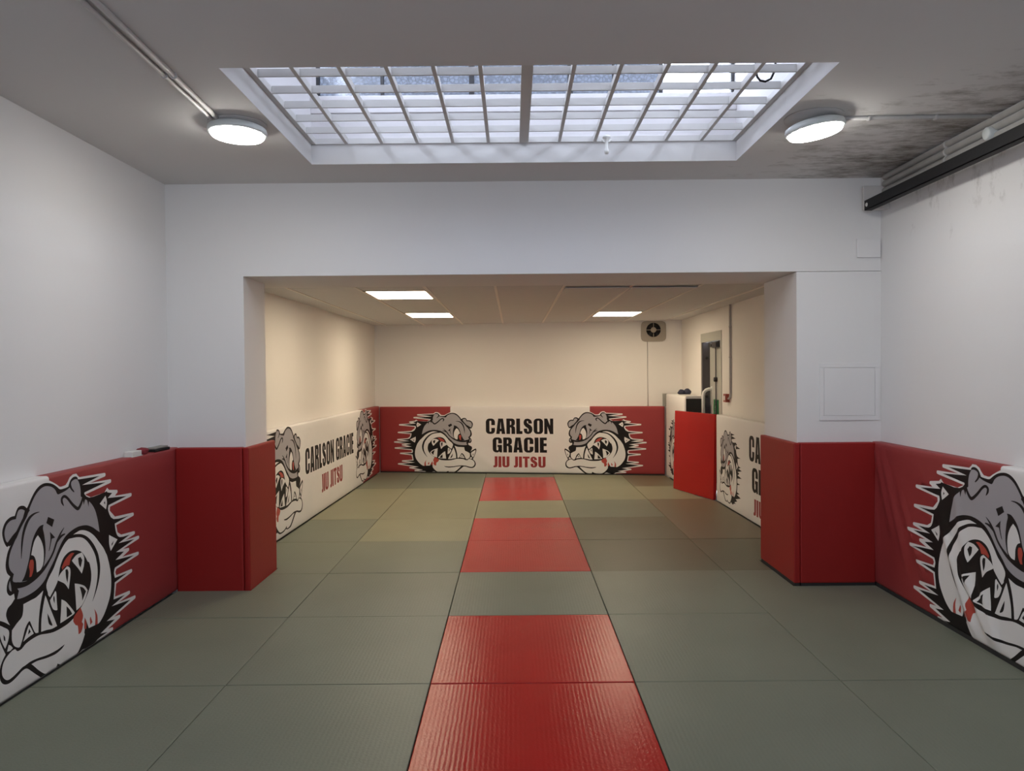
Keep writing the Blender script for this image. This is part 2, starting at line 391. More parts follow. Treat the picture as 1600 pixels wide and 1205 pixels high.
GL = {
 'C': (.60, [Cpoly(.60, .39, .57)]),
 'G': (.60, [[(.60, .60)] + arc(.37, .77, .23, .23, 0, 90) + arc(.23, .77, .23, .23, 90, 180) + arc(.23, .23, .23, .23, 180, 270) + [(.34, .0), (.42, .06), (.46, 0), (.60, 0), (.60, .50), (.31, .50), (.31, .36), (.36, .36)] + arc(.305, .195, .055, .055, 0, -90, 3) + arc(.295, .195, .055, .055, 270, 180, 3) + arc(.295, .805, .055, .055, 180, 90, 3) + arc(.305, .805, .055, .055, 90, 0, 3) + [(.36, .60)]]),
 'O': (.61, [arc(.38, .77, .23, .23, 0, 90) + arc(.23, .77, .23, .23, 90, 180) + arc(.23, .23, .23, .23, 180, 270) + arc(.38, .23, .23, .23, 270, 360),
             arc(.315, .81, .055, .055, 0, 90, 3) + arc(.295, .81, .055, .055, 90, 180, 3) + arc(.295, .19, .055, .055, 180, 270, 3) + arc(.315, .19, .055, .055, 270, 360, 3)]),
 'A': (.60, [[(0, 0), (.14, 1), (.46, 1), (.60, 0), (.365, 0), (.35, .17), (.25, .17), (.235, 0)], [(.30, .80), (.265, .34), (.335, .34)]]),
 'R': (.57, [[(0, 0), (0, 1), (.34, 1)] + arc(.36, .80, .20, .20, 85, 0) + [(.56, .68), (.53, .58), (.44, .52), (.53, .47), (.56, .40), (.57, .30), (.57, 0), (.33, 0), (.33, .34), (.31, .42), (.24, .43), (.24, 0)], [(.24, .84), (.29, .84), (.325, .80), (.325, .64), (.29, .59), (.24, .58)]]),
 'L': (.40, [[(0, 0), (0, 1), (.25, 1), (.25, .19), (.40, .19), (.40, 0)]]),
 'S': (.58, [[((x - 820) / 285., (478 - y) / 295.) for x, y in Sp]]),
 'N': (.58, [[(0, 0), (0, 1), (.20, 1), (.375, .55), (.375, 1), (.58, 1), (.58, 0), (.37, 0), (.205, .48), (.205, 0)]]),
 'I': (.25, [[(0, 0), (0, 1), (.25, 1), (.25, 0)]]),
 'E': (.44, [[(0, 0), (0, 1), (.44, 1), (.44, .82), (.25, .82), (.25, .61), (.43, .61), (.43, .43), (.25, .43), (.25, .18), (.45, .18), (.45, 0)]]),
 'J': (.35, [[(.11, 1), (.35, 1), (.35, .2), (.32, .08), (.25, .01), (.12, -.01), (0, 0), (0, .17), (.07, .16), (.11, .22)]]),
 'U': (.60, [[(0, 1), (.24, 1), (.24, .20), (.27, .15), (.33, .15), (.36, .20), (.36, 1), (.60, 1)] + arc(.37, .22, .23, .22, 0, -90) + arc(.23, .22, .23, .22, 270, 180)]),
 'T': (.57, [[(0, 1), (.57, 1), (.57, .82), (.405, .82), (.405, 0), (.165, 0), (.165, .82), (0, .82)]]),
 ' ': (.22, []),
}
def text(s, u0, u1, v0, v1, k):
    gap = .075; tot = sum(GL[c][0] for c in s) + gap * (len(s) - 1)
    sx = (u1 - u0) / tot; sy = v1 - v0; x = 0; out = []
    for c in s:
        w, loops = GL[c]
        if loops: out.append((k, [[(u0 + (x + a) * sx, v0 + b * sy) for a, b in lp] for lp in loops]))
        x += w + gap
    return out

# ------------------------------------------------------------------ printed pads: the club's bulldog emblem (drawing units, y down)
def Q(n, *pts):
    ox, oy = {1: (0, 60.2), 2: (652.5, 60.2), 3: (0, 602.3), 4: (652.5, 602.3)}[n]
    return [(x * .4664 + ox, y * .4664 + oy) for x, y in pts]

def smooth(P, n=3, lim=55, close=True):
    P = [Vector(p) for p in P]; N = len(P); out = []
    cor = []
    for i in range(N):
        a = P[i] - P[i - 1]; b = P[(i + 1) % N] - P[i]
        cor.append(a.length > 1e-6 and b.length > 1e-6 and math.degrees(a.angle(b)) > lim)
    for i in range(N):
        p0, p1, p2, p3 = P[i - 1], P[i], P[(i + 1) % N], P[(i + 2) % N]
        if cor[i]: p0 = p1
        if cor[(i + 1) % N]: p3 = p2
        for j in range(n):
            t = j / n
            out.append(0.5 * ((2 * p1) + (p2 - p0) * t + (2 * p0 - 5 * p1 + 4 * p2 - p3) * t * t + (3 * p1 - p0 - 3 * p2 + p3) * t ** 3))
    return [(p.x, p.y) for p in out]

def stroke(pts):
    """tapered brush line: (x, y, width) control points"""
    P = [Vector((p[0], p[1])) for p in pts]; W = [p[2] for p in pts]; fine = []; fw = []
    for i in range(len(P) - 1):
        p0, p1, p2, p3 = P[max(i - 1, 0)], P[i], P[i + 1], P[min(i + 2, len(P) - 1)]
        for j in range(4):
            t = j / 4
            fine.append(0.5 * ((2 * p1) + (p2 - p0) * t + (2 * p0 - 5 * p1 + 4 * p2 - p3) * t * t + (3 * p1 - p0 - 3 * p2 + p3) * t ** 3)); fw.append(W[i] + (W[i + 1] - W[i]) * t)
    fine.append(P[-1]); fw.append(W[-1])
    l = []; r = []
    for i, p in enumerate(fine):
        t = (fine[min(i + 1, len(fine) - 1)] - fine[max(i - 1, 0)]).normalized(); nn = Vector((-t.y, t.x)) * fw[i] / 2
        l.append(p + nn); r.append(p - nn)
    return [(p.x, p.y) for p in l + r[::-1]]
def QS(n, *pts):
    return stroke([Q(n, (x, y))[0] + (w * .4664,) for x, y, w in pts])

SPK = [('t', 2, 610, 235), ('n', 2, 110, 290), ('t', 2, 735, 332), ('w', 2, 150, 395), ('w', 2, 265, 462), ('w', 2, 560, 455), ('p', 2, 640, 410), ('w', 2, 662, 455),
       ('t', 2, 880, 488), ('n', 2, 650, 535), ('t', 2, 1225, 585), ('w', 2, 680, 635), ('w', 2, 672, 700), ('w', 2, 790, 815), ('t', 2, 1270, 853), ('w', 2, 815, 895), ('w', 2, 845, 1010), ('w', 2, 930, 1075),
       ('t', 2, 1290, 1105), ('n', 2, 880, 1155), ('t', 2, 1400, 1190), ('n', 4, 820, 92), ('t', 4, 1137, 130), ('n', 4, 800, 188), ('t', 4, 1382, 240), ('w', 4, 800, 290), ('w', 4, 775, 340), ('w', 4, 795, 402),
       ('t', 4, 1205, 427), ('w', 4, 790, 475), ('w', 4, 757, 665), ('t', 4, 1140, 697), ('n', 4, 695, 745), ('t', 4, 1278, 800), ('n', 4, 575, 893), ('t', 4, 890, 932), ('n', 4, 435, 998), ('t', 4, 718, 1032)]
def spikes(white):
    out = []
    for i, (kd, qn, x, y) in enumerate(SPK):
        X, Y = Q(qn, (x, y))[0]
        if kd == 't':
            out += [(X - 14, Y - 11), (X - 4, Y - 9), (X, Y), (X - 4, Y + 9), (X - 14, Y + 11)] if white else [(X - 60, Y)]
        elif kd == 'n': out.append((X + 78, Y) if white else (X, Y))
        elif kd == 'p': out.append((X, Y - 3) if white else (X - 4, Y + 17))
        else:
            dy = 0
            pk, nk = SPK[i - 1][0], SPK[(i + 1) % len(SPK)][0]
            if pk == 't': dy = 8 if white else -4
            if nk == 't': dy = -8 if white else 4
            out.append((X + 8, Y + dy) if white else (X - 7, Y + dy))
    return out

def emblem():
    E = []
    def add(k, *loops): E.append((k, list(loops)))
    W = Q(1, (860, 140), (905, 150), (960, 175), (1030, 212), (1080, 243), (1110, 248), (1190, 242), (1228, 212), (1270, 165), (1330, 140), (1399, 140)) + Q(2, (25, 165), (60, 190))
    W += spikes(True) + Q(4, (390, 1070), (330, 1105), (250, 1115), (160, 1102), (70, 1085), (0, 1100)) + [(418, 1128), (418, 300)]
    add('W', W)
    K = Q(1, (800, 166), (880, 172), (960, 196), (1030, 235), (1085, 272), (1150, 276), (1240, 266), (1260, 230), (1290, 195), (1340, 172), (1399, 176)) + Q(2, (30, 200), (60, 215))
    K += spikes(False)
    K += Q(4, (370, 1045), (320, 1078), (250, 1092), (170, 1080), (60, 1050), (0, 1075)) + Q(3, (1320, 1112), (1200, 1120), (1100, 1112), (1030, 1090), (985, 1095), (930, 1112), (850, 1112), (760, 1102), (700, 1067), (620, 1002), (540, 932), (470, 877), (400, 874), (330, 897), (250, 917), (180, 917), (120, 892), (80, 842), (66, 770), (85, 700), (120, 650), (160, 612), (118, 530), (82, 450), (50, 350), (42, 280), (60, 236), (150, 285), (232, 345), (195, 280), (178, 220), (205, 165), (260, 138), (310, 100), (300, 45), (240, 50), (200, 5))
    K += Q(1, (197, 1110), (215, 1060), (250, 1020), (205, 975), (186, 910), (195, 840), (225, 760), (285, 685), (250, 700), (215, 716), (190, 690), (160, 630), (146, 560), (165, 500), (205, 453), (270, 426), (335, 426), (375, 360), (420, 341), (480, 350), (522, 382), (542, 362), (590, 298), (650, 233), (720, 186))
    add('K', K)
    # collar studs
    add('W', Q(2, (600, 497), (470, 575), (605, 668), (630, 580))); add('K', Q(2, (585, 560), (560, 580), (588, 605)))
    add('W', [(962, 527), (1052, 573), (977, 624), (961, 578)]); add('K', [(987, 585), (1012, 571), (1000, 588), (988, 598)])
    # grey head
    G = Q(1, (1040, 320), (1000, 265), (940, 225), (860, 203), (800, 203), (740, 220), (670, 265), (610, 330), (560, 400), (520, 470), (440, 550), (390, 610), (330, 680), (270, 760), (240, 830), (233, 900), (255, 960), (305, 1010), (285, 1060), (300, 1095)) + Q(3, (375, 40), (345, 115), (400, 125), (500, 127), (620, 115), (720, 85), (800, 38), (860, -30))
    G += Q(1, (960, 1035), (1040, 935), (1130, 845), (1220, 798), (1320, 772), (1399, 762)) + Q(2, (60, 762), (150, 772), (220, 790), (310, 830), (390, 880), (455, 918), (440, 850), (415, 750), (370, 640), (310, 560), (245, 505), (232, 570), (205, 488), (165, 470), (135, 530), (110, 440), (80, 420), (78, 350), (62, 280), (30, 225), (0, 205))
    G += Q(1, (1350, 205), (1300, 225), (1285, 270), (1205, 302), (1090, 322))
    add('G', G)
    add('G', Q(1, (490, 402), (450, 380), (400, 378), (372, 410), (352, 462), (280, 460), (220, 487), (190, 530), (180, 580), (197, 645), (222, 672), (290, 622), (360, 582), (420, 540)))
    add('G', Q(1, (243, 1062), (225, 1110), (238, 1155), (265, 1175), (258, 1110)))
    # strokes over the grey
    add('K', QS(1, (725, 458, 4), (640, 462, 20), (560, 492, 36), (500, 555, 42), (458, 640, 36), (435, 740, 28), (420, 885, 4)))
    add('K', QS(1, (560, 400, 30), (480, 470, 30), (410, 550, 34), (335, 640, 50), (235, 705, 30)))
    add('K', QS(1, (1150, 715, 4), (1080, 770, 26), (1010, 848, 32), (950, 940, 30), (880, 1010, 30), (780, 1080, 44), (650, 1132, 52), (500, 1160, 52), (350, 1138, 62), (265, 1085, 20)))
    add('K', QS(1, (1165, 790, 12), (1095, 800, 30), (1020, 840, 30)))
    add('K', Q(1, (868, 540), (975, 590), (935, 665), (835, 600)))
    add('K', Q(1, (895, 708), (985, 792), (925, 792), (885, 900), (868, 915), (900, 800)))
    add('K', QS(1, (1150, 470, 8), (1120, 425, 34), (1118, 385, 38), (1160, 365, 32), (1220, 395, 32), (1310, 480, 36), (1399, 545, 40), (1445, 540, 42), (1505, 470, 38), (1540, 380, 30)))
    add('K', QS(1, (1265, 240, 50), (1300, 300, 26), (1350, 345, 14)))
    # eye
    add('K', Q(1, (790, 608), (720, 613), (650, 668), (600, 740), (568, 830), (548, 900), (520, 970), (470, 1070), (420, 1120), (640, 1145), (760, 1075), (805, 960), (814, 850), (797, 720), (777, 650)))
    add('W', Q(1, (690, 700), (640, 740), (602, 810), (577, 885), (622, 908), (652, 970), (657, 1050), (662, 1090), (720, 1080), (768, 1030), (783, 930), (773, 840), (738, 760)))
    add('T', Q(1, (560, 932), (600, 937), (615, 970), (607, 1050), (575, 1110), (540, 1108), (550, 1050), (537, 990)))
    # muzzle, fangs
    add('W', Q(3, (440, 197), (560, 192), (650, 187), (762, 150), (722, 250), (697, 340), (677, 450), (668, 572), (622, 560), (590, 515), (537, 408), (515, 405), (460, 455), (410, 560), (375, 615), (345, 612), (285, 570), (255, 500), (260, 405), (330, 362), (410, 322), (432, 270)))
    add('W', Q(3, (520, 437), (425, 582), (505, 565), (592, 556), (550, 480))); add('K', Q(3, (520, 478), (500, 535), (545, 520)))
    add('W', Q(3, (75, 290), (66, 310), (77, 370), (110, 470), (155, 552), (180, 522), (208, 470), (213, 392), (140, 333))); add('K', Q(3, (135, 405), (140, 460), (160, 478), (158, 440)))
    add('W', Q(3, (207, 532), (182, 592), (225, 600), (268, 588), (240, 555)))
    # cheek, lip strip and mouth
    C = Q(3, (815, 112), (862, 38)) + Q(1, (945, 1125), (1005, 1045), (1085, 955), (1170, 888), (1250, 855), (1320, 832), (1399, 818)) + Q(2, (60, 813), (150, 833), (250, 878), (350, 948), (450, 1048), (530, 1130), (585, 1210)) + Q(4, (612, 90), (660, 220), (690, 350), (692, 480), (662, 600), (600, 700), (520, 790), (430, 850), (370, 858), (190, 845), (130, 720), (60, 620), (45, 570)) + Q(3, (1200, 500), (872, 255), (840, 200))
    add('W', C)
    add('K', stroke([Q(1, (1180, 850))[0] + (8,), Q(1, (1300, 850))[0] + (17,), Q(2, (0, 862))[0] + (17,), Q(2, (100, 890))[0] + (17,), Q(2, (200, 950))[0] + (21,), Q(2, (300, 1050))[0] + (25,), Q(2, (375, 1160))[0] + (27,), Q(4, (405, 80))[0] + (28,), Q(4, (425, 180))[0] + (27,), Q(4, (415, 290))[0] + (22,), Q(4, (380, 390))[0] + (16,), Q(4, (330, 480))[0] + (9,), Q(4, (278, 552))[0] + (2,)]))
    Mo = Q(1, (1040, 1200), (1072, 1120), (1130, 1050), (1220, 1013), (1310, 1013), (1399, 1035)) + Q(2, (80, 1075), (150, 1150), (195, 1215)) + Q(4, (225, 70), (257, 170), (262, 260), (237, 350), (182, 430), (112, 500), (30, 560), (-40, 595)) + Q(3, (1280, 622), (1180, 645), (1080, 650), (960, 642), (850, 622), (700, 592), (672, 578), (690, 450), (722, 300), (768, 180), (800, 138), (832, 205), (868, 262), (940, 200), (1000, 140), (1020, 100))
    add('K', Mo)
    add('W', Q(3, (795, 213), (752, 330), (722, 450), (713, 580), (800, 592), (900, 612), (988, 612), (930, 490), (870, 370), (820, 260))); add('K', Q(3, (825, 418), (830, 480), (850, 545), (900, 580), (907, 570), (860, 478)))
    add('W', Q(3, (967, 218), (872, 292), (892, 350), (930, 410), (985, 437), (1000, 432), (990, 330), (985, 240))); add('K', Q(3, (938, 258), (930, 300), (952, 352), (955, 290)))
    add('W', Q(3, (1075, 343), (1065, 450), (1045, 602), (1150, 597), (1300, 582), (1312, 562), (1230, 470), (1150, 390))); add('K', Q(3, (1165, 448), (1165, 577), (1272, 572), (1220, 500)))
    add('W', [(468, 652), (500, 624), (555, 603), (580, 620), (582, 660), (565, 728), (535, 692), (500, 670)]); add('K', [(540, 618), (544, 660), (556, 692), (566, 640), (556, 618)])
    add('W', [(598, 584), (640, 564), (690, 563), (710, 595), (706, 640), (685, 677), (650, 637), (612, 600)]); add('K', [(654, 585), (660, 620), (676, 642), (692, 605), (676, 583)])
    add('W', [(619, 713), (660, 728), (710, 753), (738, 785), (716, 820), (680, 850), (630, 862), (625, 790)]); add('K', [(664, 743), (681, 790), (685, 827), (722, 785), (695, 757)])
    add('T', [(508, 597), (540, 564), (590, 543), (622, 549), (590, 570), (575, 602), (540, 600), (515, 612)])
    # jaw
    J = Q(3, (180, 640), (250, 612), (300, 612), (335, 645), (400, 645), (470, 615), (600, 602), (700, 607), (800, 632), (920, 657), (1050, 662), (1180, 655), (1280, 632), (1399, 590)) + Q(4, (60, 590), (130, 720), (100, 862), (110, 885), (60, 960), (0, 1020)) + Q(3, (1360, 1050), (1280, 1087), (1150, 1087), (1050, 1067), (982, 1028), (960, 1082), (880, 1087), (790, 1067), (720, 1022), (650, 962), (572, 885), (535, 858), (480, 850), (420, 836), (340, 856), (260, 876), (190, 880), (140, 850), (108, 800), (105, 740), (130, 680))
    add('W', J)
    add('K', QS(3, (400, 856, 24), (520, 846, 34), (640, 852, 26), (800, 880, 30), (950, 893, 36), (1060, 882, 26), (1115, 866, 3)))
    # blood and drips
    add('T', [(608, 888), (668, 858), (690, 908), (677, 940), (690, 955), (672, 992), (645, 997), (640, 950), (620, 938), (600, 912)])
    add('T', [(706, 925), (722, 960), (716, 992), (698, 985), (700, 950)]); add('T', [(760, 938), (778, 975), (757, 984), (753, 950)]); add('T', [(798, 907), (826, 950), (829, 1002), (802, 1002), (808, 950)])
    return [(k, [smooth(l) if len(l) < 60 or k != 'W' else l for l in lps]) for k, lps in E]
EMB = emblem()
KEY = {'W': 'pwhite', 'K': 'pblack', 'G': 'pgrey', 'T': 'ptong'}
def place(u0, sx, v0, sy):
    """emblem to pad coordinates: u = u0 + sx * x, v = v0 - sy * y"""
    return [(KEY[k], [[(u0 + sx * x, v0 - sy * y) for x, y in lp] for lp in lps]) for k, lps in EMB]
def rect(k, a, b, c, d): return (k, [[(a, c), (b, c), (b, d), (a, d)]])

# ------------------------------------------------------------------ pads
def inside(px, py, loops):
    r = np.zeros(len(px), bool)
    for lp in loops:
        P = np.array(lp); Qn = np.roll(P, -1, 0)
        for (x1, y1), (x2, y2) in zip(P, Qn):
            if y1 == y2: continue
            c = ((y1 > py) != (y2 > py)) & (px < (x2 - x1) * (py - y1) / (y2 - y1) + x1)
            r ^= c
    return r

def pad_mesh(L, H, t, bg, elems, wr=None, step=.12, rad=.014):
    """front print as one conforming mesh, rounded at the border, with sides going back to the wall"""
    def axis(n):
        a = [0, rad * .3, rad]
        k = max(1, int(round((n - 2 * rad) / step)))
        return a + [rad + (n - 2 * rad) * i / k for i in range(1, k)] + [n - rad, n - rad * .3, n]
    us, vs = axis(L), axis(H)
    V = [Vector((u, v)) for u in us for v in vs]; nv = len(vs); EG = []
    for i in range(len(us)):
        for j in range(nv):
            if i + 1 < len(us) and j in (0, 1, 2, nv - 3, nv - 2, nv - 1): EG.append((i * nv + j, (i + 1) * nv + j))
            if j + 1 < nv and i in (0, 1, 2, len(us) - 3, len(us) - 2, len(us) - 1): EG.append((i * nv + j, i * nv + j + 1))
    for k, loops in elems:
        for lp in loops:
            o = len(V); n = len(lp)
            V += [Vector(p) for p in lp]; EG += [(o + i, o + (i + 1) % n) for i in range(n)]
    cv, ce, cf, *_ = delaunay_2d_cdt(V, EG, [], 0, 1e-5)
    cv = np.array([(p.x, p.y) for p in cv]); cf = np.array([f for f in cf if len(f) == 3])
    cen = cv[cf].mean(1)
    ok = (cen[:, 0] > 0) & (cen[:, 0] < L) & (cen[:, 1] > 0) & (cen[:, 1] < H)
    cf = cf[ok]; cen = cen[ok]
    mats = [bg]; mi = np.zeros(len(cf), int)
    for k, loops in elems:
        if k not in mats: mats.append(k)
        mi[inside(cen[:, 0], cen[:, 1], loops)] = mats.index(k)
    used = np.unique(cf); remap = -np.ones(len(cv), int); remap[used] = np.arange(len(used))
    cv = cv[used]; cf = remap[cf]
    u, v = cv[:, 0], cv[:, 1]
    e = np.minimum(np.minimum(u, L - u), np.minimum(v, H - v)); e = np.clip(e, 0, rad)
    y = rad - np.sqrt(np.maximum(rad ** 2 - (rad - e) ** 2, 0))
    if wr is not None:
        fade = np.clip(np.minimum(np.minimum(u, L - u), np.minimum(v, H - v)) / .08, 0, 1)
        y = y - wr(u, v) * fade
    verts = [(float(a), float(c), float(b)) for a, b, c in zip(u, v, y)]
    faces = [[int(f[0]), int(f[1]), int(f[2])] for f in cf]
    # local x = u, y = into the wall, z = v; facing -y
    faces = [f if np.cross(cv[f[1]] - cv[f[0]], cv[f[2]] - cv[f[0]]) > 0 else f[::-1] for f in faces]
    mi = list(mi); sm = [True] * len(faces)
    # sides
    cnt = {}
    for fi, f in enumerate(faces):
        for a, b in zip(f, f[1:] + f[:1]): cnt.setdefault((min(a, b), max(a, b)), []).append((a, b, fi))
    back = {}
    def bk(i):
        if i not in back: back[i] = len(verts); verts.append((verts[i][0], t, verts[i][2]))
        return back[i]
    for ed, lst in cnt.items():
        if len(lst) == 1:
            a, b, fi = lst[0]; faces.append([b, a, bk(a), bk(b)]); mi.append(mi[fi]); sm.append(False)
    me = bpy.data.meshes.new('wall_pad'); me.from_pydata(verts, [], faces)
    for k in mats: me.materials.append(M[k])
    me.polygons.foreach_set('material_index', [int(x) for x in mi]); me.polygons.foreach_set('use_smooth', sm); me.update()
    return me

def pad(name, A, B, H, t, bg, elems, label, cat='wall pad', wr=None, z=0.003, step=.12, group=None, rad=.014, foot=False):
    A = Vector(A); B = Vector(B); d = B - A
    me = pad_mesh(d.length, H, t, bg, elems, wr, step, rad)
    o = bpy.data.objects.new(name, me); COL.objects.link(o)
    o.location = (A.x, A.y, z); o.rotation_euler = (0, 0, math.atan2(d.y, d.x))
    if foot:
        b_ = MB(); b_.box((.003, .007, -.053), (d.length - .003, t, .002), 'foam'); c_ = b_.build('shadow_gap_strip'); c_.parent = o; c_['label'] = 'black strip for the shadow gap and underside at the foot'  # black strip draws the shadow gap and dark underside of the pad
    return tag(o, label, cat, group)

def ridges(lst):
    def f(u, v):
        y = np.zeros_like(u)
        for (u0, v0, ang, w, a, half) in lst:
            c, s = math.cos(math.radians(ang)), math.sin(math.radians(ang))
            al = (u - u0) * c + (v - v0) * s; ac = -(u - u0) * s + (v - v0) * c
            y = y + 1.5 * a * np.exp(-(ac / w) ** 2) * np.exp(-(al / half) ** 4)
        return y
    return f

XPL, XPR, YP = -2.364, 2.521, 5.128
# left wall, front room: u runs away from the camera
A0 = (XPL, 1.4)
pad('wall_pad', A0, (XPL, YF - .001), .998, .07, 'pwhite',
    [rect('pred', 3.318 + .418 - 1.4, 5, -1, 2)] + place(3.318 - 1.4, .001, 1.104, .001),
    'long wall pad with grey bulldog print on the left wall of the front room')
# right wall, front room: u runs towards the camera
Bn = 1.4
YR = YF - .006
pad('wall_pad', (XPR, YR), (XPR, Bn), .984, .068, 'pwhite',
    [rect('pred', -1, YR - (3.395 + .418), -1, 2)] + place(YR - 3.395, -.001, 1.090, .001),
    'creased wall pad with grey bulldog print on the right wall of the front room',
    z=.016, foot=True, wr=ridges([(.16, .72, -68, .035, .012, .33), (.30, .60, -66, .03, .010, .42), (.52, .45, -58, .03, .007, .3), (1.02, .30, -60, .030, .014, .34), (1.18, .22, -52, .03, .014, .30), (1.30, .16, -62, .025, .010, .2), (1.05, .55, -75, .03, .008, .3), (.06, .5, -85, .03, .008, .4), (.75, .75, -40, .05, .004, .2)]), step=.028)
# pier pads, plain red
def slab_pad(name, a, b, label, bev=.012, foot=False):
    if foot: a = (a[0], a[1], .016)
    m_ = MB(); m_.box(a, b, 'vred', bev)
    o = m_.build(name, loc=((a[0] + b[0]) / 2, (a[1] + b[1]) / 2, a[2])); bpy.context.view_layer.update()
    if foot:
        f_ = MB(); f_.box((a[0] + .006, a[1] + .006, -.038), (b[0] - .002, b[1] - .002, .02), 'foam'); c_ = f_.build('shadow_gap_strip', o); c_['label'] = 'black strip for the shadow gap and underside at the foot'  # shadow gap and underside of the pier pad drawn as a black strip
    return tag(o, label, 'wall pad')
slab_pad('pier_pad', (XPL + .0006, YP, -.038), (-1.894, YF - .001, 1.0), 'plain red pad on the front of the left pier')
slab_pad('pier_pad', (-1.891, YP + .001, -.038), (-1.850, 5.715, 1.0), 'plain red pad on the inner side of the left pier')
slab_pad('pier_pad', (1.996, YP, -.038), (XPR - .001, YF - .006, .998), 'plain red pad on the front of the right pier', .009, True)
slab_pad('pier_pad', (1.952, YP + .001, -.038), (1.9945, 5.83, .998), 'plain red pad on the inner side of the right pier', .009, True)
# end wall of the back room
bA, bB = (-2.051, 11.277), (2.190, 10.660)
pad('wall_pad', bA, bB, .99, .085, 'pwhite',
    [rect('pred', -1, 1.112, -1, 2), rect('pred', 3.206, 6, -1, 2)]
    + place(1.525, -.000995, 1.026, .00093) + place(2.813, .00093, 1.035, .00093)
    + text('CARLSON', 1.654, 2.667, .582, .812, 'pblack') + text('GRACIE', 1.755, 2.569, .305, .530, 'pblack') + text('JIU JITSU', 1.765, 2.549, .083, .246, 'pred'),
    'long end wall pad with two bulldogs facing the words CARLSON GRACIE JIU JITSU',
    z=.012, foot=True, wr=ridges([(1.62, .2, -35, .05, .006, .3), (2.62, .1, -30, .03, .006, .25), (2.35, .06, -75, .02, .005, .1), (1.25, .12, -40, .04, .004, .2), (2.9, .2, 60, .06, .003, .3), (3.9, .7, -50, .05, .004, .3), (.3, .5, 80, .05, .003, .4)]), step=.05)
# left wall of the back room
pad('wall_pad', (-2.160, 5.75), (-2.0511, 11.266), 1.012, .068, 'pwhite',
    [rect('pred', 4.113 + .25, 9, -1, 2)] + place(1.678, -1 / 850, 1.145, .00098) + place(3.924, 1 / 952, 1.140, .00099)
    + text('CARLSON GRACIE', 1.75, 3.82, .480, .745, 'pblack') + text('JIU JITSU', 2.325, 3.24, .205, .402, 'pred'),
    'long back-room left wall pad with CARLSON GRACIE on one line',
    wr=ridges([(1.9, .12, 60, .05, .004, .2), (2.3, .1, 70, .05, .004, .2), (3.4, .12, 65, .05, .004, .2)]), step=.06)
# right wall of the back room
pad('wall_pad', (2.345, 8.52), (2.38, 5.88), 1.0, .066, 'pwhite',
    place(.113, 1 / 1560, .957, .000804) + text('CARLSON', 1.139, 2.27, .602, .856, 'pblack') + text('GRACIE', 1.224, 2.18, .302, .545, 'pblack') + text('JIU JITSU', 1.266, 2.14, .078, .240, 'pred'),
    'white wall pad with a bulldog beside the right pier, its lettering half hidden')

# thick white crash block standing in the corner
cb = pad('crash_block', (2.2, 10.625), (2.2, 9.48), 1.182, .225, 'pwhite', place(.27 + 1000 / 1565, -1 / 1565, .957, .000804),
         'tall white padded block in the far right corner behind the red mat', 'padded block', rad=.025)
mb = MB(); mb.box((1.1445, .022, .02), (1.150, .222, 1.15), 'foam', .002); ep = mb.build('end_panel'); ep.parent = cb; ep['label'] = 'dark grey end of the block'
mb = MB(); mb.box((-.012, -.045, 1.003 - .003), (.004, .20, 1.185), 'greypad', .004); ep = mb.build('backing_board'); ep.parent = cb; ep['label'] = 'grey board at the back end'

# loose red mat leaning on it
mb = MB(); mb.box((0, 0, 0), (.935, .042, 1.0), 'redmat', .006)
lm = mb.build('loose_mat'); lm.location = (2.045, 9.445, .004); lm.rotation_euler = (-.028, 0, math.atan2(-.87, .262))
tag(lm, 'plain red mat standing on edge in front of the grey door', 'mat')

# navy bundle on the block
mb = MB()
def lump(mb, c, r, k, seed, n=3):
    rnd = random.Random(seed); bm = bmesh.new(); bmesh.ops.create_icosphere(bm, subdivisions=n, radius=1)
    ph = [rnd.uniform(0, 6) for _ in range(6)]
    for v in bm.verts:
        d = v.co.copy(); f = 1 + .10 * math.sin(3 * d.x + ph[0]) + .09 * math.sin(4 * d.y + ph[1]) + .08 * math.sin(5 * d.z + ph[2]) + .05 * math.sin(9 * d.x + 7 * d.z + ph[3])
        v.co = Vector((d.x * r[0] * f, d.y * r[1] * f, max(d.z * r[2] * f, -r[2] * .55))) + Vector(c)
    mb.bm(bm, k, True)
lump(mb, (2.255, 9.90, 1.219), (.052, .07, .040), 'navy', 3); lump(mb, (2.335, 9.88, 1.225), (.055, .075, .050), 'navy', 8); lump(mb, (2.30, 9.93, 1.212), (.05, .05, .03), 'navy', 5)
tag(mb.build('cloth_bundle', loc=(2.30, 9.89, 1.185)), 'dark navy crumpled bundle lying on top of the white padded block', 'bundle')

# ------------------------------------------------------------------ floor mats
X0, X1, X2, X3, X4, X5 = -2.362, -1.409, -.415, .578, 1.573, 2.519
def by(x, off=.012): return 11.277 - .1455 * (x + 2.051) - off      # foot of the end wall pad
def lx(y): return -2.160 + (y - 5.75) * .01976 + .004               # foot of the left back-room pad
mats = []
def fm(poly, k, label): mats.append((poly, k, label))
def rc(a, b, c, d): return [(a, c), (b, c), (b, d), (a, d)]
Y = [2.55, 3.55, 4.55, 5.55, 6.6, 7.62, 8.67, 9.66]
fm(rc(X0, X1, Y[0], Y[1]), 'green', 'green mat beside the left bulldog pad, nearest in that row')
fm(rc(X0, X1, Y[1], Y[2]), 'green', 'green mat beside the left bulldog pad, second from the front')
fm([(X0, Y[2]), (X1, Y[2]), (X1, Y[3]), (-1.848, Y[3]), (-1.848, YP - .002), (X0, YP - .002)], 'green', 'green mat notched around the front corner of the left pier')
fm([(-1.848, Y[3]), (X1, Y[3]), (X1, Y[4]), (lx(Y[4]), Y[4]), (lx(5.72), 5.72), (-1.848, 5.72)], 'green', 'green mat just past the left pier, beside the CARLSON GRACIE pad')
